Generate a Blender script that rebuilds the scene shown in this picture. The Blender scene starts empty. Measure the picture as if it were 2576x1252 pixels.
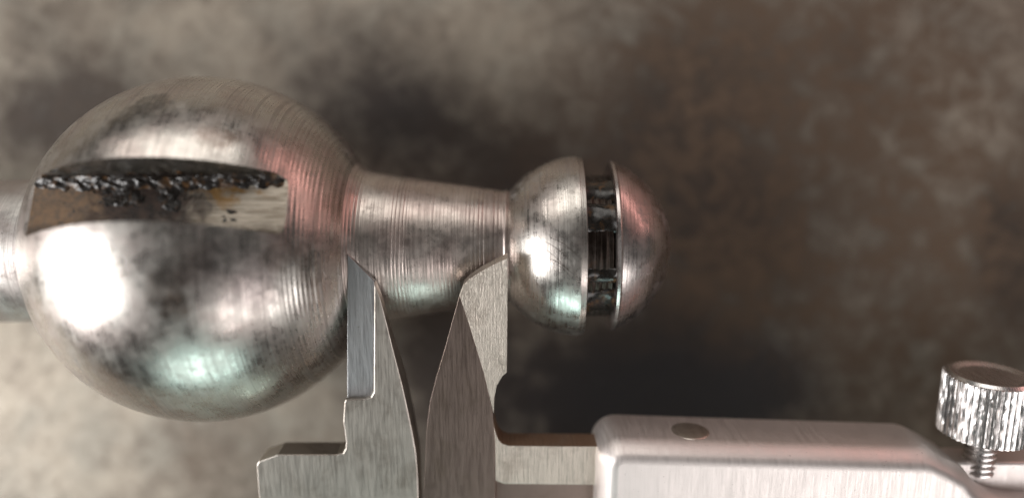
import bpy, bmesh, math, random
import numpy as np
from mathutils import Vector, Matrix, noise as mnoise

random.seed(7)
S = bpy.context.scene
COL = S.collection
MM = 0.001                      # everything below is written in millimetres

# ------------------------------------------------------------------ camera
F, CU, CV, D = 1934.0, 1288.0, 626.0, 100.0        # focal length and centre in picture units, camera height (mm)
cam = bpy.data.cameras.new('camera')
cam.sensor_width = 36.0
cam.lens = 36.0 * F / 2576.0
cam.clip_start, cam.clip_end = 0.002, 10.0
cam.dof.use_dof = True
cam.dof.focus_distance = 0.0900
cam.dof.aperture_fstop = cam.lens / 5.6
camo = bpy.data.objects.new('camera', cam)
camo.location = (0, 0, D * MM)
COL.objects.link(camo)
S.camera = camo

# ------------------------------------------------------------------ light
world = bpy.data.worlds.new('World')
S.world = world
world.use_nodes = True
bg = world.node_tree.nodes['Background']
bg.inputs[0].default_value = (1.0, 0.96, 0.92, 1)
bg.inputs[1].default_value = 0.085


def lamp(name, direction, dist, size, radiance, color, target=(-12, 0, 0)):
    l = bpy.data.lights.new(name, 'AREA')
    l.shape = 'RECTANGLE'
    l.size, l.size_y = size[0] * MM, size[1] * MM
    l.energy = radiance * size[0] * size[1] * 1e-6 * math.pi
    l.color = color
    o = bpy.data.objects.new(name, l)
    d = Vector(direction).normalized()
    o.location = (Vector(target) + d * dist) * MM
    o.rotation_euler = d.to_track_quat('Z', 'Y').to_euler()
    COL.objects.link(o)
    return o


lamp('window_light', (-0.86, -0.20, 0.46), 300, (190, 190), 9.0, (1.0, 0.98, 0.97))
lamp('front_window_light', (-0.10, -0.95, 0.24), 340, (180, 120), 3.4, (0.72, 1.0, 0.95))
lamp('side_light', (0.74, -0.54, 0.42), 380, (120, 100), 3.6, (1.0, 0.96, 0.94))
lamp('slide_fill_light', (0.46, -0.58, 0.68), 440, (280, 150), 2.9, (1.0, 0.94, 0.92))  # added fill lamp, unseen, brightens the slide face
lamp('back_ceiling_light', (-0.22, 0.84, 0.48), 380, (420, 200), 2.1, (1.0, 0.95, 0.89))
lamp('red_reflection_light', (0.78, 0.60, 0.15), 300, (270, 70), 1.7, (1.0, 0.52, 0.46))  # added lamp, stands in for the reflection of an unseen red object

S.render.engine = 'CYCLES'
S.view_settings.view_transform = 'Standard'
S.view_settings.look = 'None'
S.view_settings.exposure = 0.0
S.view_settings.gamma = 1.0


# ------------------------------------------------------------------ node helpers
class NT:
    def __init__(self, name):
        self.m = bpy.data.materials.new(name)
        self.m.use_nodes = True
        self.t = self.m.node_tree
        self.p = self.t.nodes['Principled BSDF']
        g = self.t.nodes.new('ShaderNodeNewGeometry')
        sc = self.t.nodes.new('ShaderNodeVectorMath')
        sc.operation = 'SCALE'
        sc.inputs['Scale'].default_value = 1000.0
        self.t.links.new(g.outputs['Position'], sc.inputs[0])
        self.pos = sc.outputs[0]                    # world position in millimetres
        sp = self.t.nodes.new('ShaderNodeSeparateXYZ')
        self.t.links.new(self.pos, sp.inputs[0])
        self.x, self.y, self.z = sp.outputs

    def put(self, sock, v):
        if isinstance(v, bpy.types.NodeSocket):
            self.t.links.new(v, sock)
        elif isinstance(v, (tuple, list)) and len(v) == 3 and sock.type == 'RGBA':
            sock.default_value = (*v, 1)
        else:
            sock.default_value = v

    def math(self, op, a, b=0.0, c=0.0, clamp=False):
        n = self.t.nodes.new('ShaderNodeMath')
        n.operation = op
        n.use_clamp = clamp
        for s, v in zip(n.inputs, (a, b, c)):
            self.put(s, v)
        return n.outputs[0]

    def map(self, scale=(1, 1, 1), loc=(0, 0, 0), rot=(0, 0, 0), src=None):
        n = self.t.nodes.new('ShaderNodeMapping')
        self.put(n.inputs[0], src or self.pos)
        n.inputs['Scale'].default_value = scale
        n.inputs['Location'].default_value = loc
        n.inputs['Rotation'].default_value = rot
        return n.outputs[0]

    def noise(self, scale, detail=4, rough=0.55, dist=0.0, vec=None):
        n = self.t.nodes.new('ShaderNodeTexNoise')
        self.put(n.inputs['Vector'], vec or self.pos)
        n.inputs['Scale'].default_value = scale
        n.inputs['Detail'].default_value = detail
        n.inputs['Roughness'].default_value = rough
        n.inputs['Distortion'].default_value = dist
        return n.outputs[0]

    def ramp(self, f, lo, hi, a=0.0, b=1.0, smooth=True):
        n = self.t.nodes.new('ShaderNodeMapRange')
        n.interpolation_type = 'SMOOTHSTEP' if smooth else 'LINEAR'
        self.put(n.inputs[0], f)
        for i, v in enumerate((lo, hi, a, b)):
            n.inputs[i + 1].default_value = v
        return n.outputs[0]

    def mix(self, f, a, b):
        n = self.t.nodes.new('ShaderNodeMix')
        n.data_type = 'RGBA'
        self.put(n.inputs[0], f)
        self.put(n.inputs[6], a)
        self.put(n.inputs[7], b)
        return n.outputs[2]

    def attr(self, name):
        n = self.t.nodes.new('ShaderNodeAttribute')
        n.attribute_name = name
        return n.outputs['Fac'], n.outputs['Color']

    def bump(self, h, dist, strength=1.0, normal=None):
        n = self.t.nodes.new('ShaderNodeBump')
        n.inputs['Strength'].default_value = strength
        n.inputs['Distance'].default_value = dist * MM
        self.put(n.inputs['Height'], h)
        if normal:
            self.put(n.inputs['Normal'], normal)
        return n.outputs[0]

    def out(self, color, metallic, rough, normal=None, coat=0.0, spec=None):
        self.put(self.p.inputs['Base Color'], color)
        self.put(self.p.inputs['Metallic'], metallic)
        self.put(self.p.inputs['Roughness'], rough)
        if normal:
            self.put(self.p.inputs['Normal'], normal)
        if coat:
            self.p.inputs['Coat Weight'].default_value = coat
            self.p.inputs['Coat Roughness'].default_value = 0.08
        return self.m


def hit_ball(u, v):
    d = Vector(((u - CU) / F, -(v - CV) / F, -1))
    o = Vector((38.7, 0, D))
    b, a = o.dot(d), d.dot(d)
    t = (-b - math.sqrt(max(b * b - a * (o.dot(o) - 21.9 ** 2), 0))) / a
    return Vector((0, 0, D)) + d * t


def mat_turned(name, base, grime_lo, grime_hi, rough, ring=0.02, stains_reflections=()):
    n = NT(name)
    big = n.noise(0.13, 5, 0.6, 0.6)
    fine = n.noise(1.3, 6, 0.7, 0.3)
    streak = n.noise(1.0, 4, 0.6, vec=n.map((0.9, 0.16, 0.16)))
    g = n.math('ADD', n.math('MULTIPLY', big, 0.55), n.math('MULTIPLY', fine, 0.30))
    g = n.math('ADD', g, n.math('MULTIPLY', streak, 0.15))
    rings = n.noise(1.0, 3, 0.75, vec=n.map((2.6, 0.012, 0.012)))
    rings2 = n.noise(1.0, 2, 0.6, vec=n.map((5.5, 0.03, 0.03)))
    grime = n.ramp(g, grime_lo, grime_hi)
    rust = n.ramp(n.noise(0.34, 4, 0.6, vec=n.map(loc=(11, 4, 2))), 0.55, 0.72)
    dark = n.mix(rust, (0.070, 0.058, 0.050), (0.16, 0.085, 0.045))
    spot = n.math('MULTIPLY', n.ramp(n.noise(3.4, 4, 0.7, vec=n.map((1.4, 1, 1), loc=(3, 8, 1))), 0.58, 0.68), n.ramp(n.noise(0.3, 3, 0.6, vec=n.map(loc=(7, 3, 5))), 0.42, 0.6))
    tint = n.mix(n.ramp(n.noise(0.22, 3, 0.5, vec=n.map(loc=(1, 1, 9))), 0.35, 0.65), base, tuple(c * k for c, k in zip(base, (0.86, 0.80, 0.80))))
    col = n.mix(n.math('MULTIPLY', grime, 0.55), tint, dark)
    col = n.mix(n.math('MULTIPLY', spot, 0.7), col, (0.07, 0.050, 0.038))
    col = n.mix(n.ramp(rings2, 0.50, 0.72, 0.0, 0.38), col, (0.16, 0.14, 0.125))
    if stains_reflections:
        wob = n.t.nodes.new('ShaderNodeTexNoise')
        n.put(wob.inputs['Vector'], n.pos)
        wob.inputs['Scale'].default_value, wob.inputs['Detail'].default_value = 0.9, 6
        wv = n.t.nodes.new('ShaderNodeVectorMath')
        wv.operation = 'MULTIPLY_ADD'
        n.put(wv.inputs[0], wob.outputs['Color'])
        wv.inputs[1].default_value, wv.inputs[2].default_value = (3.2, 3.2, 3.2), (-1.6, -1.6, -1.6)
        ad = n.t.nodes.new('ShaderNodeVectorMath')
        n.put(ad.inputs[0], n.pos)
        n.put(ad.inputs[1], wv.outputs[0])
        for (u, v, rad, k, c) in stains_reflections:
            ds = n.t.nodes.new('ShaderNodeVectorMath')
            ds.operation = 'DISTANCE'
            n.put(ds.inputs[0], ad.outputs[0])
            ds.inputs[1].default_value = hit_ball(u, v)
            f = n.math('MULTIPLY', n.ramp(ds.outputs['Value'], rad * .5, rad * .95, k * .85, 0.0), n.ramp(fine, 0.3, 0.6, 0.45, 1.0))
            col = n.mix(f, col, c)
    metal = n.ramp(grime, 0, 1, 1.0, 0.55)
    r = n.math('ADD', n.ramp(n.noise(0.5, 5, 0.65, vec=n.map(loc=(5, 5, 5))), 0.3, 0.7, rough - 0.07, rough + 0.10), n.math('ADD', n.math('MULTIPLY', grime, 0.14), n.ramp(rings2, 0.3, 0.7, -0.05, 0.07)))
    h = n.math('ADD', rings, n.math('MULTIPLY', rings2, 0.4))
    nb = n.bump(h, ring)
    nb = n.bump(fine, 0.016, normal=nb)
    nb = n.bump(n.noise(5.0, 3, 0.6), 0.003, normal=nb)
    return n.out(col, metal, r, nb)


def mat_plate(name, base, rough, scratch_rot, scratch=0.012, stain=0.3, streak=0.12, metal=1.0):
    n = NT(name)
    a = n.noise(1.0, 4, 0.7, vec=n.map((5.0, 0.25, 0.25), rot=(0, 0, scratch_rot)))
    b = n.noise(0.25, 5, 0.65, 0.5)
    c = n.noise(3.0, 4, 0.6)
    col = n.mix(n.math('MULTIPLY', n.ramp(b, 0.45, 0.75), stain), base, (0.22, 0.17, 0.13))
    col = n.mix(n.math('MULTIPLY', n.ramp(c, 0.66, 0.76), 0.5), col, (0.10, 0.07, 0.05))
    col = n.mix(n.math('MULTIPLY', n.ramp(a, 0.50, 0.72), streak), col, tuple(k * 0.5 for k in base))
    r = n.ramp(a, 0.3, 0.7, rough - 0.06, rough + 0.08)
    nb = n.bump(a, scratch)
    nb = n.bump(c, 0.006, normal=nb)
    return n.out(col, metal, r, nb)


def mat_bench():
    n = NT('stained_bench_plate')
    _, st = n.attr('stain')  # channels hold bench staining plus painted shade
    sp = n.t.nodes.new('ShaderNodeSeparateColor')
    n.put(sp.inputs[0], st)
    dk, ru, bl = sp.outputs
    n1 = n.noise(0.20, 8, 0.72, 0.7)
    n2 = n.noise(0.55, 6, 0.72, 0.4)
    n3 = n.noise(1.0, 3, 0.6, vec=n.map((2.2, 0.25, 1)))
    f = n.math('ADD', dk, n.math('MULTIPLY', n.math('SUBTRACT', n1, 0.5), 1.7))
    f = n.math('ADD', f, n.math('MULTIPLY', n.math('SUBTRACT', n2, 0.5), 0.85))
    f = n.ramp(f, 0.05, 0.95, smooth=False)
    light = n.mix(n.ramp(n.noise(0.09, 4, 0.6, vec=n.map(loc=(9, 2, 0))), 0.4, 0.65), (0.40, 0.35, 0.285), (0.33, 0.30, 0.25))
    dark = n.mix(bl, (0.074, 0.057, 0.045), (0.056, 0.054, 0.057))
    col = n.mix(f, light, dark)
    rm = n.math('MULTIPLY', ru, n.ramp(n.math('ADD', n1, n.math('MULTIPLY', n2, 0.4)), 0.55, 0.85))
    col = n.mix(rm, col, (0.165, 0.115, 0.080))
    col = n.mix(n.math('MULTIPLY', n.ramp(n2, 0.60, 0.75), 0.12), col, (0.36, 0.29, 0.23))
    col = n.mix(n.math('MULTIPLY', n.ramp(n3, 0.55, 0.75), 0.14), col, (0.05, 0.04, 0.03))
    r = n.ramp(n2, 0.3, 0.7, 0.42, 0.62)
    nb = n.bump(n2, 0.05)
    nb = n.bump(n3, 0.03, normal=nb)
    return n.out(col, 0.35, r, nb)


def mat_grease(name, warm=0.7):
    n = NT(name)
    a = n.noise(0.8, 5, 0.6, 0.5)
    col = n.mix(n.ramp(a, 0.5, 0.7, 0, warm), (0.014, 0.011, 0.009), (0.16, 0.08, 0.03))
    nb = n.bump(n.noise(1.1, 3, 0.5), 0.03)
    return n.out(col, 0.0, n.ramp(n.noise(1.2, 3), 0.4, 0.6, 0.20, 0.40), nb, coat=0.2)


def mat_slot():
    n = NT('slot_steel_with_oil')
    a = n.noise(1.0, 5, 0.65, vec=n.map((0.22, 3.6, 3.6)))
    b = n.noise(0.40, 6, 0.65, 0.8)
    wx = n.math('ADD', n.x, n.math('MULTIPLY', n.math('SUBTRACT', b, 0.5), 14.0))
    oil = n.ramp(n.math('ADD', wx, n.math('MULTIPLY', n.y, -0.8)), -42.0, -36.0, 1.0, 0.0)
    lump = n.ramp(n.noise(1.1, 5, 0.65), 0.35, 0.7)
    left = n.ramp(wx, -47.5, -44.0, 1.0, 0.0)
    dirt = n.mix(left, n.mix(lump, (0.030, 0.023, 0.020), (0.085, 0.055, 0.042)), n.mix(lump, (0.24, 0.155, 0.095), (0.13, 0.10, 0.078)))
    steel = n.mix(n.ramp(a, 0.40, 0.66), (0.56, 0.50, 0.42), (0.26, 0.215, 0.165))
    am = n.ramp(n.math('ADD', n.math('ABSOLUTE', n.math('ADD', wx, 31.8)), n.math('MULTIPLY', n.math('ABSOLUTE', n.math('SUBTRACT', n.y, 6.4)), 1.3)), 0.8, 4.0, 0.85, 0.0)
    steel = n.mix(am, steel, (0.36, 0.19, 0.045))
    col = n.mix(oil, steel, dirt)
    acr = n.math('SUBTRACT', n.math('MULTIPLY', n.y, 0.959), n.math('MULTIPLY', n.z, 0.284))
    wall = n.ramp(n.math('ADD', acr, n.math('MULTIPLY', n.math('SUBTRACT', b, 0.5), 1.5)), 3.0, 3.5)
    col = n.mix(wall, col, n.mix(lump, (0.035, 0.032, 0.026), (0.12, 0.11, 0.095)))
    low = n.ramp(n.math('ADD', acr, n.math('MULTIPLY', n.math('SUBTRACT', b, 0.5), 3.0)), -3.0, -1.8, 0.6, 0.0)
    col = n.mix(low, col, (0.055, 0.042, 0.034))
    oil = n.math('MAXIMUM', oil, n.math('MULTIPLY', wall, 0.8))
    nb = n.bump(a, 0.05)
    nb = n.bump(n.noise(2.6, 4, 0.7), 0.06, normal=nb)
    return n.out(col, n.ramp(oil, 0, 1, 0.95, 0.35), n.ramp(oil, 0, 1, 0.38, 0.26), nb, coat=0.25)


GRY, BRN = (0.13, 0.125, 0.12), (0.12, 0.075, 0.05)
M_TURN = mat_turned('turned_steel', (0.62, 0.59, 0.55), 0.53, 0.68, 0.28, stains_reflections=[
    (330, 300, 3.6, .75, GRY), (380, 260, 3.0, .8, GRY), (440, 310, 3.2, .55, GRY), (280, 320, 2.2, .5, GRY), (540, 340, 2.8, .55, BRN), (590, 345, 1.8, .6, BRN),
    (440, 775, 2.2, .8, BRN), (410, 720, 2.6, .5, BRN), (470, 660, 3.0, .35, BRN), (580, 690, 5.5, .55, (0.17, 0.15, 0.15)), (650, 720, 4.0, .45, (0.17, 0.15, 0.15)),  # the wide grey pair paints the phone's dark reflection into the colour
    (330, 935, 3.6, .7, GRY), (700, 640, 2.4, .4, BRN), (760, 640, 2.0, .5, BRN), (780, 690, 2.2, .5, BRN), (700, 900, 5.0, .4, GRY)])  # last entry paints the dark bench reflection at lower right
M_CAP = mat_turned('turned_cap_steel', (0.62, 0.57, 0.55), 0.50, 0.66, 0.28)
M_NECK = mat_turned('turned_neck_steel', (0.64, 0.575, 0.53), 0.51, 0.68, 0.36, 0.03)
M_SHANK = mat_turned('dull_shank_steel', (0.60, 0.58, 0.55), 0.48, 0.70, 0.45)
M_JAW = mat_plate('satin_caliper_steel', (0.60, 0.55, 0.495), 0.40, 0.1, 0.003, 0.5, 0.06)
M_BLADE = mat_plate('dark_caliper_steel', (0.29, 0.225, 0.195), 0.36, 0.35, 0.008, 0.5, 0.08)  # darker brown base than the other caliper steel
M_GROUND = mat_plate('ground_caliper_steel', (0.62, 0.56, 0.49), 0.42, -0.35, 0.06, 0.45, 0.75)
M_STRIP = mat_plate('bevel_caliper_steel', (0.52, 0.53, 0.54), 0.40, 0.0, 0.02, 0.15)
M_SLIDE = mat_plate('matt_slide_steel', (0.86, 0.80, 0.775), 0.47, -0.7, 0.002, 0.05, 0.04, 0.85)
M_KNOB = mat_plate('nickel_screw', (0.74, 0.72, 0.71), 0.24, 1.2, 0.02, 0.1)
M_RUST = mat_plate('rusty_edge', (0.20, 0.125, 0.08), 0.55, 0.5, 0.08, 0.6, 0.4, 0.3)
M_DARK = NT('scratch_dirt').out((0.06, 0.045, 0.035), 0.4, 0.45)
M_SLOT = mat_slot()
M_GREASE = mat_grease('black_grease')
M_CORE = mat_turned('dirty_groove_steel', (0.040, 0.030, 0.025), 0.40, 0.60, 0.36, 0.03)
M_BENCH = mat_bench()


# ------------------------------------------------------------------ object helpers
def link(name, me, mat, parent=None):
    o = bpy.data.objects.new(name, me)
    if mat:
        me.materials.append(mat)
    COL.objects.link(o)
    if parent:
        o.parent = parent
        o.matrix_parent_inverse = parent.matrix_basis.inverted()
    return o


def thing(name, label, cat, loc):
    o = bpy.data.objects.new(name, None)
    o.empty_display_size = 0.005
    o.location = Vector(loc) * MM
    COL.objects.link(o)
    o['label'], o['category'] = label, cat
    return o


def mesh(name, verts, faces, mat, parent=None, smooth=False, angle=None):
    me = bpy.data.meshes.new(name)
    me.from_pydata([tuple(c * MM for c in v) for v in verts], [], faces)
    bm = bmesh.new()
    bm.from_mesh(me)
    bmesh.ops.recalc_face_normals(bm, faces=bm.faces)
    bm.to_mesh(me)
    bm.free()
    if smooth:
        me.polygons.foreach_set('use_smooth', [True] * len(me.polygons))
        if angle:
            me.set_sharp_from_angle(angle=math.radians(angle))
    return link(name, me, mat, parent)


def lathe(name, prof, mat, parent, seg=192, caps=True, angle=32, wob=None):
    """prof: list of (x, r) along the x axis"""
    vs, fs = [], []
    for (x, r) in prof:
        for k in range(seg):
            a = 2 * math.pi * k / seg
            rr = r + (wob(x, a) if wob else 0.0)
            vs.append((x, rr * math.cos(a), rr * math.sin(a)))
    for i in range(len(prof) - 1):
        for k in range(seg):
            k2 = (k + 1) % seg
            fs.append((i * seg + k, i * seg + k2, (i + 1) * seg + k2, (i + 1) * seg + k))
    if caps:
        fs.append(tuple(range(seg)))
        fs.append(tuple((len(prof) - 1) * seg + k for k in range(seg)))
    return mesh(name, vs, fs, mat, parent, True, angle)


def sm(a, b, x):
    t = min(max((x - a) / (b - a), 0), 1)
    return t * t * (3 - 2 * t)


def ringnoise(x, f, seed):
    return mnoise.noise((x * f, seed, 0.37))


# ------------------------------------------------------------------ bench
BZ = -21.9


def px_at(u, v, z):
    d = D - z
    return ((u - CU) / F * d, -(v - CV) / F * d)


stain_shade_blobs = [  # u, v, radius u, radius v, darkness (staining and painted shade), rust, blue-grey
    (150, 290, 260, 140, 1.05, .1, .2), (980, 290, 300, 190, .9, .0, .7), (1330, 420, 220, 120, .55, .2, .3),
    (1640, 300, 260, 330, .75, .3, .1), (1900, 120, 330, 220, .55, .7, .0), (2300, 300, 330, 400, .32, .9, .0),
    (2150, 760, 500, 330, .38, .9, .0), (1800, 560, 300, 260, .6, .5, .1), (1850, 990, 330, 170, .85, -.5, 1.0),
    (1500, 960, 300, 200, .95, -.3, .6), (1130, 960, 150, 320, .95, -.1, .1), (1500, 520, 300, 120, .7, -.2, .2), (2550, 620, 90, 200, 1.3, .0, .0), (2000, 1750, 900, 420, 1.2, .1, .3), (1350, 1950, 600, 420, 1.2, .1, .2),  # shade under small ball, between jaws and off frame painted into the darkness
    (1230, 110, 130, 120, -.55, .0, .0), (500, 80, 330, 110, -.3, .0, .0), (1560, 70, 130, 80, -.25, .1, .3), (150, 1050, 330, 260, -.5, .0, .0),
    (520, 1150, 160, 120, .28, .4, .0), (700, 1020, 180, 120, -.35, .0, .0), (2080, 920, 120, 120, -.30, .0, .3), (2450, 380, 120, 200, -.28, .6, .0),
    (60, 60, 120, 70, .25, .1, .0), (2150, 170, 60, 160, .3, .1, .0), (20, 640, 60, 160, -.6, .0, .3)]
nx, ny = 321, 241
xs = np.linspace(-420, 420, nx)
ys = np.linspace(-320, 320, ny)
vs, fs, stain = [], [], []
for j, y in enumerate(ys):
    for i, x in enumerate(xs):
        hgt = 0.0
        vs.append((x, y, BZ))
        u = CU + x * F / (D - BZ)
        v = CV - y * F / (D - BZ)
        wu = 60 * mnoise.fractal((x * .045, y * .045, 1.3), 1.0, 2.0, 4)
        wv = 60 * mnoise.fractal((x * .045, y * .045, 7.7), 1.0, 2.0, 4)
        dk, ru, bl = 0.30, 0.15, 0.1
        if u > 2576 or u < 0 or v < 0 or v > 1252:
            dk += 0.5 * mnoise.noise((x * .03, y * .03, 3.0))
        for (bu, bv, ra, rb, d_, r_, b_) in stain_shade_blobs:
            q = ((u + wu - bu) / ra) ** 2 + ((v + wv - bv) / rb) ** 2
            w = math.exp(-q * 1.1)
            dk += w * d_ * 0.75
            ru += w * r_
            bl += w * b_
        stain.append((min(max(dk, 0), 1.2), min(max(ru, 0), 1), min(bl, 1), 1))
for j in range(ny - 1):
    for i in range(nx - 1):
        a = j * nx + i
        fs.append((a, a + 1, a + nx + 1, a + nx))
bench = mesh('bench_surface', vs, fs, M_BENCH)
ca = bench.data.color_attributes.new('stain', 'FLOAT_COLOR', 'POINT')  # carries painted shade as well as real staining
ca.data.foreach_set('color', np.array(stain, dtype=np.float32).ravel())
bench['kind'] = 'structure'

# ------------------------------------------------------------------ the turned ball stud (axis along x, z = 0)
CX, R = -38.7, 21.9
SX, SR = 8.6, 11.45
stud = thing('turned_ball_stud', 'turned steel stud with large slotted ball, tapered neck and small grooved ball', 'ball stud', (CX, 0, BZ))

# big ball: fine tool rings towards the neck, then the keyway is milled out
prof = []
x0, x1 = -58.5, -18.72
N = 700
for i in range(N + 1):
    t = i / N
    x = x0 + (x1 - x0) * (0.5 - 0.5 * math.cos(math.pi * t))
    r = math.sqrt(max(R * R - (x - CX) ** 2, 0.01))
    k = min(max((x + 31) / 9, 0), 1)
    amp = 0.002 + 0.028 * k * k
    r += amp * ((0.45 + 0.5 * ringnoise(x, .6, 1.1)) * math.sin(x * 2 * math.pi / 0.43 + 2.0 * ringnoise(x, .5, 4.4)) + 0.8 * ringnoise(x, 3.0, 3.1))
    prof.append((x, r))
ball = lathe('ball', prof, M_TURN, stud, 256, True, 40)
PHI = math.radians(16.5)
er = Vector((0, math.sin(PHI), math.cos(PHI)))        # out of the slot
ea = Vector((0, math.cos(PHI), -math.sin(PHI)))       # across the slot
FLOOR, AW0, AW1 = 16.45, -3.45, 3.55
cv, cf = [], []
prof2 = [(AW0, 30), (AW0, FLOOR + .35), (AW0 + .35, FLOOR), (AW1 - .6, FLOOR), (AW1 - .1, FLOOR + .6), (AW1 + .45, 30)]
NXC = 60
for i in range(NXC + 1):
    x = -66 + 50 * i / NXC
    for (a, b) in prof2:
        w = 0.10 * mnoise.noise((x * 1.1, a * 2, b))
        cv.append(tuple(Vector((x, 0, 0)) + ea * (a + (w if abs(a) > 3 else 0)) + er * (b + 0.05 * mnoise.noise((x * .9, a, 4)))))
k = len(prof2)
for i in range(NXC):
    for j in range(k):
        cf.append((i * k + j, i * k + (j + 1) % k, (i + 1) * k + (j + 1) % k, (i + 1) * k + j))
cf += [tuple(range(k)), tuple(NXC * k + j for j in range(k))]
cutter = mesh('cutter', cv, cf, None)
bo = ball.modifiers.new('slot', 'BOOLEAN')
bo.object, bo.operation, bo.solver = cutter, 'DIFFERENCE', 'EXACT'
dg = bpy.context.evaluated_depsgraph_get()
me = bpy.data.meshes.new_from_object(ball.evaluated_get(dg))
ball.modifiers.clear()
ball.data = me
bpy.data.objects.remove(cutter)
if len(me.materials) < 1:
    me.materials.append(M_TURN)
while len(me.materials) > 1:
    me.materials.pop()
me.materials.append(M_SLOT)
for p in me.polygons:
    c = p.center / MM
    rr = math.sqrt((c.x - CX) ** 2 + c.y ** 2 + c.z ** 2)
    b = c.y * er.y + c.z * er.z
    inslot = b > FLOOR - .3 and rr < R - 0.12 and -58 < c.x < -19 and AW0 - .6 < c.y * ea.y + c.z * ea.z < AW1 + 1.2
    p.material_index = 1 if inslot else 0
    p.use_smooth = True
me.set_sharp_from_angle(angle=math.radians(28))

# grease smeared over the floor and packed into the corner under the upper wall
gv, gf = [], []
GN, GM = 420, 60
for i in range(GN + 1):
    x = -53.2 + 28.4 * i / GN
    t = i / GN
    for j in range(GM + 1):
        q = 7.4 * j / GM                       # run along the floor (5.4), round the corner, up the wall
        if q < 4.6:
            a, b, na, nb_ = AW1 - 5.4 + q, FLOOR, 0.0, 1.0
        elif q < 5.8:
            th = (q - 4.6) / 1.2 * math.pi / 2
            a, b = AW1 - .8 + .8 * math.sin(th), FLOOR + .8 - .8 * math.cos(th)
            na, nb_ = -math.sin(th), math.cos(th)
        else:
            a, b, na, nb_ = AW1 + 0.2 * (q - 5.8), FLOOR + .8 + (q - 5.8), -1.0, 0.0
        corner = math.exp(-((q - 5.1) / 1.1) ** 2)
        mid = math.exp(-((x + 40.5) / 6.5) ** 2) * sm(0.2, 2.4, q)
        end = sm(-29.0, -25.6, x) * sm(4.2, 5.2, q)
        big = mnoise.fractal((x * .34, q * .55, 5.0), 1.0, 2.0, 4)
        small = mnoise.fractal((x * .7, q * 1.5 + x * .3, 2.0), 1.0, 2.0, 2)
        tiny = mnoise.noise((x * 1.9, q * 3.4 + x * .8, 8.0))
        th_ = -0.16 + 0.34 * corner + 0.20 * mid + 0.40 * end + 0.22 * big + (0.08 + .07 * corner) * small + .022 * tiny
        th_ *= min(1, t * 14, (1 - t) * 14) if th_ > 0 else 1
        th_ = max(th_, -0.25)
        gp = Vector((x - CX, 0, 0)) + ea * (a + na * th_) + er * (b + nb_ * th_)
        gp *= min(1.0, (R - .06) / gp.length)
        gv.append((gp.x + CX, gp.y, gp.z))
for i in range(GN):
    for j in range(GM):
        q = i * (GM + 1) + j
        gf.append((q, q + 1, q + GM + 2, q + GM + 1))
gb = mesh('slot_grease', gv, gf, M_GREASE, ball, True)
gb['kind'] = 'stuff'

# neck: taper with real tool rings
prof = []
N = 640
for i in range(N + 1):
    x = -21.0 + 20.9 * i / N
    t = (x + 19.0) / 18.6
    r = 9.85 + (7.02 - 9.85) * t + 1.1 * math.exp(-((x + 20.3) / 1.35) ** 2)
    pit = 0.47
    ph = (x / pit + 1.1 * ringnoise(x, .45, 8.8)) % 1.0
    amp = 0.042 * max(0.05, 0.45 + 1.3 * ringnoise(x, .8, 2.2))
    r += -amp * math.exp(-((ph - .5) / .16) ** 2) + 0.012 * ringnoise(x, 3.0, 5.5)
    if x > -1.5:
        r += 0.18 * math.exp(-((x + .75) / .25) ** 2) * (1 if x < -.75 else 1)
    prof.append((x, r))
neck = lathe('neck', prof, M_NECK, stud, 160, True, 50)

# small ball: left dome, groove core, end dome
prof = []
for i in range(121):
    x = -0.62 + 8.7 * i / 120
    r = math.sqrt(SR ** 2 - (x - SX) ** 2) + 0.010 * ringnoise(x, 4.0, 1.5)
    prof.append((x, r))
prof += [(8.14, 11.43), (8.18, 11.30), (8.74, 11.24), (8.82, 11.12), (8.84, 8.4)]
endb = lathe('small_ball', prof, M_TURN, stud, 192, True, 25)


def hit_small(u, v):
    d = Vector(((u - CU) / F, -(v - CV) / F, -1))
    o = Vector((-SX, 0, D))
    b, a = o.dot(d), d.dot(d)
    t = (-b - math.sqrt(max(b * b - a * (o.dot(o) - SR ** 2), 0))) / a
    return Vector((0, 0, D)) + d * t


def scratch(p0, p1, hit, centre, rad, width, parent, bow=6.0):
    """a burred scratch: a thin raised ribbon lying on the sphere"""
    vs, fs = [], []
    K = 10
    for i in range(K + 1):
        t = i / K
        u = p0[0] + (p1[0] - p0[0]) * t
        v = p0[1] + (p1[1] - p0[1]) * t - bow * math.sin(math.pi * t)
        w = width * math.sin(math.pi * (0.08 + 0.9 * t))
        p = hit(u, v) - centre
        q = hit(u + 3, v + 3 * (p1[1] - p0[1]) / max(abs(p1[0] - p0[0]), 1)) - centre
        side = p.cross(q - p).normalized()
        nrm = p.normalized()
        for (k, hh) in ((-1, -.02), (0, .035), (1, -.02)):
            vs.append(tuple(centre + nrm * (rad + hh) + side * (w * k)))
    for i in range(K):
        for j in range(2):
            fs.append((i * 3 + j, i * 3 + j + 1, i * 3 + j + 4, i * 3 + j + 3))
    return mesh('scratch', vs, fs, M_DARK, parent, True)


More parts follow.
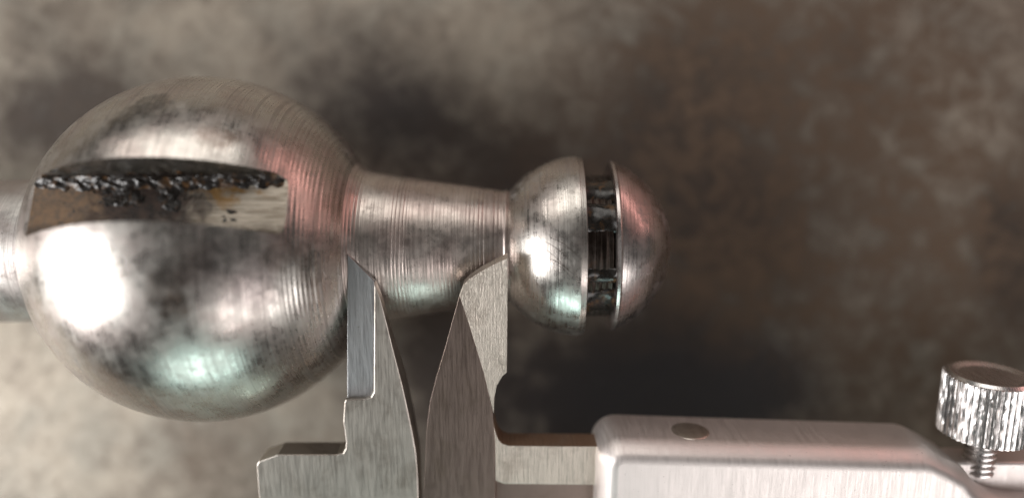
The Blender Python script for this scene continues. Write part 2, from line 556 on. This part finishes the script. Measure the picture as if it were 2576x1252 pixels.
sc = Vector((SX, 0, 0))
for p0, p1, w in [((1366, 612), (1440, 668), .06), ((1362, 628), (1432, 690), .05), ((1384, 606), (1452, 648), .05), ((1372, 652), (1450, 704), .06), ((1404, 622), (1462, 660), .035), ((1356, 600), (1384, 662), .04), ((1392, 668), (1438, 708), .04)]:
    scratch(p0, p1, hit_small, sc, SR, w, endb)
bc = Vector((CX, 0, 0))
for p0, p1, w in [((395, 852), (447, 826), .09), ((404, 838), (440, 834), .05), ((573, 690), (576, 712), .06)]:
    scratch(p0, p1, hit_ball, bc, R, w, ball, 2.0)
prof = []
for i in range(70):
    x = 8.75 + 3.6 * i / 69
    r = 8.95 + 0.035 * math.sin(x * 2 * math.pi / 0.78) - 0.3 * max(0, 1 - abs(x - 12.3) / .35)
    prof.append((x, r))
core = lathe('groove', prof, M_CORE, stud, 192, True, 60,
             wob=lambda x, a: 0.10 * mnoise.noise((x * .6, math.cos(a) * 4, math.sin(a) * 4)))
prof = [(12.22, 8.4), (12.23, 10.55), (12.32, 10.72), (12.66, 10.80), (12.84, 10.66)]
for i in range(111):
    t = i / 110
    x = 12.86 + (SX + SR - 0.012 - 12.86) * (math.sin(t * math.pi / 2))
    prof.append((x, math.sqrt(max(SR ** 2 - (x - SX) ** 2, .003)) + 0.008 * ringnoise(x, 4.0, 6.5)))
cap = lathe('end_cap', prof, M_CAP, stud, 192, True, 25)
# lumps of grease stuck in the groove
for gi, (ac, aw, amp) in enumerate([(40, 16, .55), (66, 7, .35), (112, 13, .6), (140, 14, .5)]):
    vs, fs = [], []
    NA, NB = 60, 26
    for i in range(NA + 1):
        a = math.radians(ac + aw * (2 * i / NA - 1))
        for j in range(NB + 1):
            q = j / NB
            x = 8.85 + 3.36 * q
            e = math.sin(math.pi * i / NA) ** .5
            h = -.35 + .35 * e + e * amp * (0.62 + 0.5 * mnoise.noise((x * .5, a * 4, gi * 3.1))) + .35 * abs(2 * q - 1) ** 3 * e
            r = 8.95 + max(h, -.4)
            vs.append((x, -r * math.cos(a), r * math.sin(a)))
    for i in range(NA):
        for j in range(NB):
            q = i * (NB + 1) + j
            fs.append((q, q + 1, q + NB + 2, q + NB + 1))
    mesh('grease_lump', vs, fs, M_GREASE, core, True)

# shank leaving the big ball on the other side, with the collar it rests on
prof = [(-150, 9.0), (-149.4, 9.3)] + [(-149 + i * (92.5 / 60), 9.3 + 0.01 * ringnoise(i, .7, 3)) for i in range(61)]
shank = lathe('shank', prof, M_SHANK, stud, 96, True, 40)
lathe('collar', [(-142, 9.0), (-142, 20.9), (-141, 21.9), (-131, 21.9), (-130, 20.9), (-130, 9.0)], M_TURN, shank, 96, False, 30)

# ------------------------------------------------------------------ caliper
AL = math.radians(12.0)
P0 = Vector((0, -0.65, 11.6))
ES = Vector((0, -math.cos(AL), -math.sin(AL)))
EN = Vector((0, -math.sin(AL), math.cos(AL)))
EX = Vector((1, 0, 0))
CAM = Vector((0, 0, D))


def onplane(u, v, h):
    """picture point -> (x, s) on the caliper plane at height h above the jaw face"""
    d = Vector(((u - CU) / F, -(v - CV) / F, -1))
    o = P0 + EN * h
    t = (o - CAM).dot(EN) / d.dot(EN)
    p = CAM + d * t - o
    return p.x, p.dot(ES)


def loc(x, s, h):
    return P0 + EX * x + ES * s + EN * h


cal = thing('vernier_caliper', 'steel vernier caliper with pointed inside jaws set between the two balls', 'caliper', (10, -60, -10))


def prism(name, pts, top, bot, mat, parent, bevel=0.10, side=None):
    """pts: (x, s) outline; top / bot: number or function of (x, s)"""
    ft = top if callable(top) else (lambda x, s: top)
    fb = bot if callable(bot) else (lambda x, s: bot)
    n = len(pts)
    vs = [tuple(loc(x, s, fb(x, s))) for x, s in pts] + [tuple(loc(x, s, ft(x, s))) for x, s in pts]
    fs = [tuple(range(n))[::-1], tuple(range(n, 2 * n))]
    fs += [(i, (i + 1) % n, n + (i + 1) % n, n + i) for i in range(n)]
    o = mesh(name, vs, fs, mat, parent)
    if side:
        o.data.materials.append(side)
        for p in o.data.polygons:
            if abs(p.normal.dot(EN)) < .5:
                p.material_index = 1
    if bevel:
        b = o.modifiers.new('bevel', 'BEVEL')
        b.width, b.segments, b.limit_method, b.angle_limit = bevel * MM, 2, 'ANGLE', math.radians(28)
        b.harden_normals = False
    return o


def under(x, s):
    return -1.45 - 2.05 * sm(7, 15, s)


def pl(lst, h):
    return [onplane(u, v, h) for u, v in lst]


# fixed jaw: main plate
XL = onplane(645, 1170, 0)[0]
XR = onplane(1052, 1200, 0)[0]
pts = pl([(941, 709), (957, 750), (973, 812), (991, 885), (1011, 962), (1024, 1020), (1037, 1082), (1047, 1140), (1051, 1190)], 0)
pts += [(XR, 34), (XR, 52), (XL, 52)]
pts += pl([(645, 1170), (650, 1160), (698, 1143), (846, 1143), (862, 1139), (869, 1127), (870, 1112), (867, 1085), (863, 1060), (866, 1012), (869, 1004),
           (918, 1003), (933, 998), (940, 986)], 0)
fixed = prism('fixed_jaw', pts, 0.0, under, M_JAW, cal, 0.13)
# its thin measuring edge, ground lower than the plate
pts = pl([(875, 640), (905, 670), (942, 706), (942, 1004), (874, 1004), (874, 820)], -0.8)
prism('bevel_edge', pts, lambda x, s: -0.72 - 0.25 * sm(18, 21, s), lambda x, s: -1.4 - 1.6 * sm(7, 15, s), M_STRIP, fixed, 0.05)
# long outside jaw of the fixed head, reaching down to the bench
prism('outside_jaw', [(XL, 52.0), (XR - .5, 52.0), (XR - .5, 138), (XR - 4, 138), (XL, 80)], -0.2, -3.3, M_JAW, fixed, 0.2)

# moving jaw: darker brown blade, the ground face beside it and the arm to the slide
cut = [(1156, 742), (1185, 830), (1218, 940), (1238, 1030), (1245, 1110), (1245, 1214)]
XM = onplane(1066, 1240, 0)[0]
XA = onplane(1560, 1226, 0)[0]
cp = pl(cut, 0)
edge = pl([(1066, 1240), (1070, 1150), (1074, 1070), (1082, 1010), (1097, 950), (1118, 880), (1140, 800)], 0)
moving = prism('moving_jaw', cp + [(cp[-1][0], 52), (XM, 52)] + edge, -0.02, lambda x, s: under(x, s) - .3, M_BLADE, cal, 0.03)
bxs, bss = [p[0] for p in cp], [p[1] for p in cp]


def ground_h(x, s):
    return 0.0 + 0.09 * max(x - float(np.interp(s, bss, bxs)), 0)


pts = pl([(1277, 646), (1276, 800), (1275, 934), (1264, 944), (1248, 968), (1241, 1005)], 0) + cp[3:0:-1][0:1]
pts = pl([(1277, 646), (1276, 800), (1275, 934), (1264, 944), (1250, 968), (1243, 1000), (1242, 1040)], 0) + cp[2::-1] + pl([(1166, 716), (1182, 700), (1212, 680), (1245, 662)], 0)
prism('ground_face', pts, ground_h, lambda x, s: under(x, s) - .9 * (1 - sm(7, 15, s)), M_GROUND, moving, 0.03)
pts = pl([(1241, 1062), (1246, 1085), (1253, 1104), (1264, 1115), (1280, 1120), (1400, 1121), (1560, 1122), (1560, 1219), (1270, 1216), (1247, 1208), (1246, 1110)], 0)
prism('arm', pts, 0.0, -3.5, M_GROUND, moving, 0.12, M_RUST)
prism('arm_web', [(cp[-1][0] + .05, onplane(1270, 1205, -1.2)[1]), (XA, onplane(1560, 1205, -1.2)[1]), (XA, 52), (cp[-1][0] + .05, 52)], -1.2, -3.45, M_BLADE, moving, 0.1)
prism('outside_jaw', [(XM + .5, 52.0), (XM + 20, 52.0), (XM + 20, 80), (XM + 4, 138), (XM + .5, 138)], -0.2, -3.3, M_JAW, moving, 0.2)

# beam
prism('beam', [(XR - 2, 33), (150, 33), (150, 49), (XR - 2, 49)], -0.5, -3.4, M_JAW, cal, 0.15)

# slide: walls, sloping shoulder, flat face
xl, st = onplane(1502, 1180, 2.0)[0], onplane(1570, 1103, 2.0)[1]
RC = 2.9
o2 = [(xl, st + 9)] + [(xl + RC - RC * math.cos(k * math.pi / 16), st + RC - RC * math.sin(k * math.pi / 16)) for k in range(9)]
o2 += pl([(1740, 1109), (2000, 1117), (2318, 1127), (2342, 1133), (2385, 1155), (2428, 1180),
         (2446, 1206), (2475, 1231), (2512, 1248), (2560, 1258), (2640, 1262)], 2.0)
xe = 92.0
o2 += [(xe, o2[-1][1]), (xe, 54), (o2[0][0], 54)]
n = len(o2)


def inset(poly, d):
    out = []
    for i in range(len(poly)):
        a, b, c = Vector(poly[i - 1]), Vector(poly[i]), Vector(poly[(i + 1) % len(poly)])
        e1, e2 = (b - a).normalized(), (c - b).normalized()
        n1, n2 = Vector((-e1.y, e1.x)), Vector((-e2.y, e2.x))
        m = (n1 + n2).normalized()
        out.append(tuple(b + m * d / max(m.dot(n1), .5)))
    return out


def area(p):
    return sum(p[i - 1][0] * p[i][1] - p[i][0] * p[i - 1][1] for i in range(len(p))) / 2


sg = 1 if area(o2) > 0 else -1
loops = [(inset(o2, sg * .25), -5.2), (o2, -4.9), (o2, 1.2)]
for d_, h_ in [(.04, 1.6), (.16, 2.05), (.42, 2.6), (.74, 3.1), (1.05, 3.5), (1.36, 3.78), (1.75, 3.94), (2.2, 4.0), (2.3, 4.0)]:
    loops.append((inset(o2, sg * d_), h_))
vs, fs = [], []
for pts, h in loops:
    vs += [tuple(loc(x, s, h)) for x, s in pts]
for li in range(len(loops) - 1):
    for i in range(n):
        j = (i + 1) % n
        fs.append((li * n + i, li * n + j, (li + 1) * n + j, (li + 1) * n + i))
fs += [tuple(range(n))[::-1], tuple((len(loops) - 1) * n + i for i in range(n))]
slide = mesh('slide', vs, fs, M_SLIDE, cal, True, 60)
# small set screw sunk in the upper edge of the slide
ux, us = onplane(1738, 1084, -1.2)
# ring and slotted plug on the edge wall (axis along s)


def lathe_s(name, x, h, prof, mat, parent, seg=64, wob=None, angle=30):
    """prof: (s, r) along the jaw direction, around the point (x, h)"""
    vs, fs = [], []
    for (s, r) in prof:
        for k in range(seg):
            a = 2 * math.pi * k / seg
            rr = r + (wob(k, s) if wob else 0)
            vs.append(tuple(loc(x + rr * math.cos(a), s, h + rr * math.sin(a))))
    for i in range(len(prof) - 1):
        for k in range(seg):
            k2 = (k + 1) % seg
            fs.append((i * seg + k, i * seg + k2, (i + 1) * seg + k2, (i + 1) * seg + k))
    fs += [tuple(range(seg)), tuple((len(prof) - 1) * seg + k for k in range(seg))]
    return mesh(name, vs, fs, mat, parent, True, angle)


def wall_s(u, v):
    """s of the slide's upper wall below picture column u"""
    tops = sorted(o2[9:13])
    x = onplane(u, v, 0)[0]
    return x, float(np.interp(x, [p[0] for p in tops], [p[1] for p in tops]))


xw, sw = wall_s(1738, 1080)
lathe_s('set_screw', xw, -0.8, [(sw + .1, 2.4), (sw - .03, 2.35), (sw - .09, 2.1), (sw - .20, 1.4), (sw - .25, 0.02)], M_JAW, slide, angle=60)

# flange the lock screw enters
fx = onplane(2400, 1165, -0.5)[0]
ftop = onplane(2480, 1163, -0.5)[1]
prism('flange', [(fx, ftop), (xe + 2, ftop), (xe + 2, 53), (fx, 53)], -0.5, -4.8, M_SLIDE, slide, 0.3)

# knurled lock screw
KX = onplane(2480, 1020, -1.5)[0]
s_top, s_bot = onplane(2468, 938, -1.5)[1], onplane(2468, 1093, -1.5)[1]
KR = 5.05
NT_ = 46
seg = NT_ * 6


def tooth(k, s):
    if s < s_top + .35 or s > s_bot - .35:
        return 0
    ph = (k % 6) / 6
    wear = 0.75 + 0.5 * mnoise.noise((k * .11, s * .8, 2.0))
    nick = 0.04 * max(0, mnoise.noise((k * .35, s * 3.0, 6.0)))
    return -0.40 * wear * (1 if ph == 0 else 0.55 if (k % 6) in (1, 5) else 0) - nick


prof = [(s_top + .3, .02), (s_top + .3, 3.4), (s_top + .12, 3.8), (s_top, 4.2), (s_top + .02, KR - .65), (s_top + .34, KR - .3), (s_top + .36, KR)]
prof += [(s_top + .36 + (s_bot - s_top - .72) * i / 32, KR) for i in range(1, 33)]
prof += [(s_bot - .34, KR - .3), (s_bot, KR - .9), (s_bot + .02, 1.7)]
head = lathe_s('lock_screw', KX, -1.5, prof, M_KNOB, cal, seg, tooth, 20)
prof = [(s_bot - .1, 1.5)]
ss = s_bot
while ss < ftop + 1.5:
    prof += [(ss + .12, 1.85), (ss + .30, 1.85), (ss + .45, 1.4), (ss + .62, 1.4)]
    ss += .74
lathe_s('thread', KX, -1.5, prof, M_KNOB, head, 48, None, 20)

# the stud lies very slightly askew
stud.rotation_euler = (0, math.radians(-1.2), math.radians(0.5))
stud.location.x += 0.6 * MM
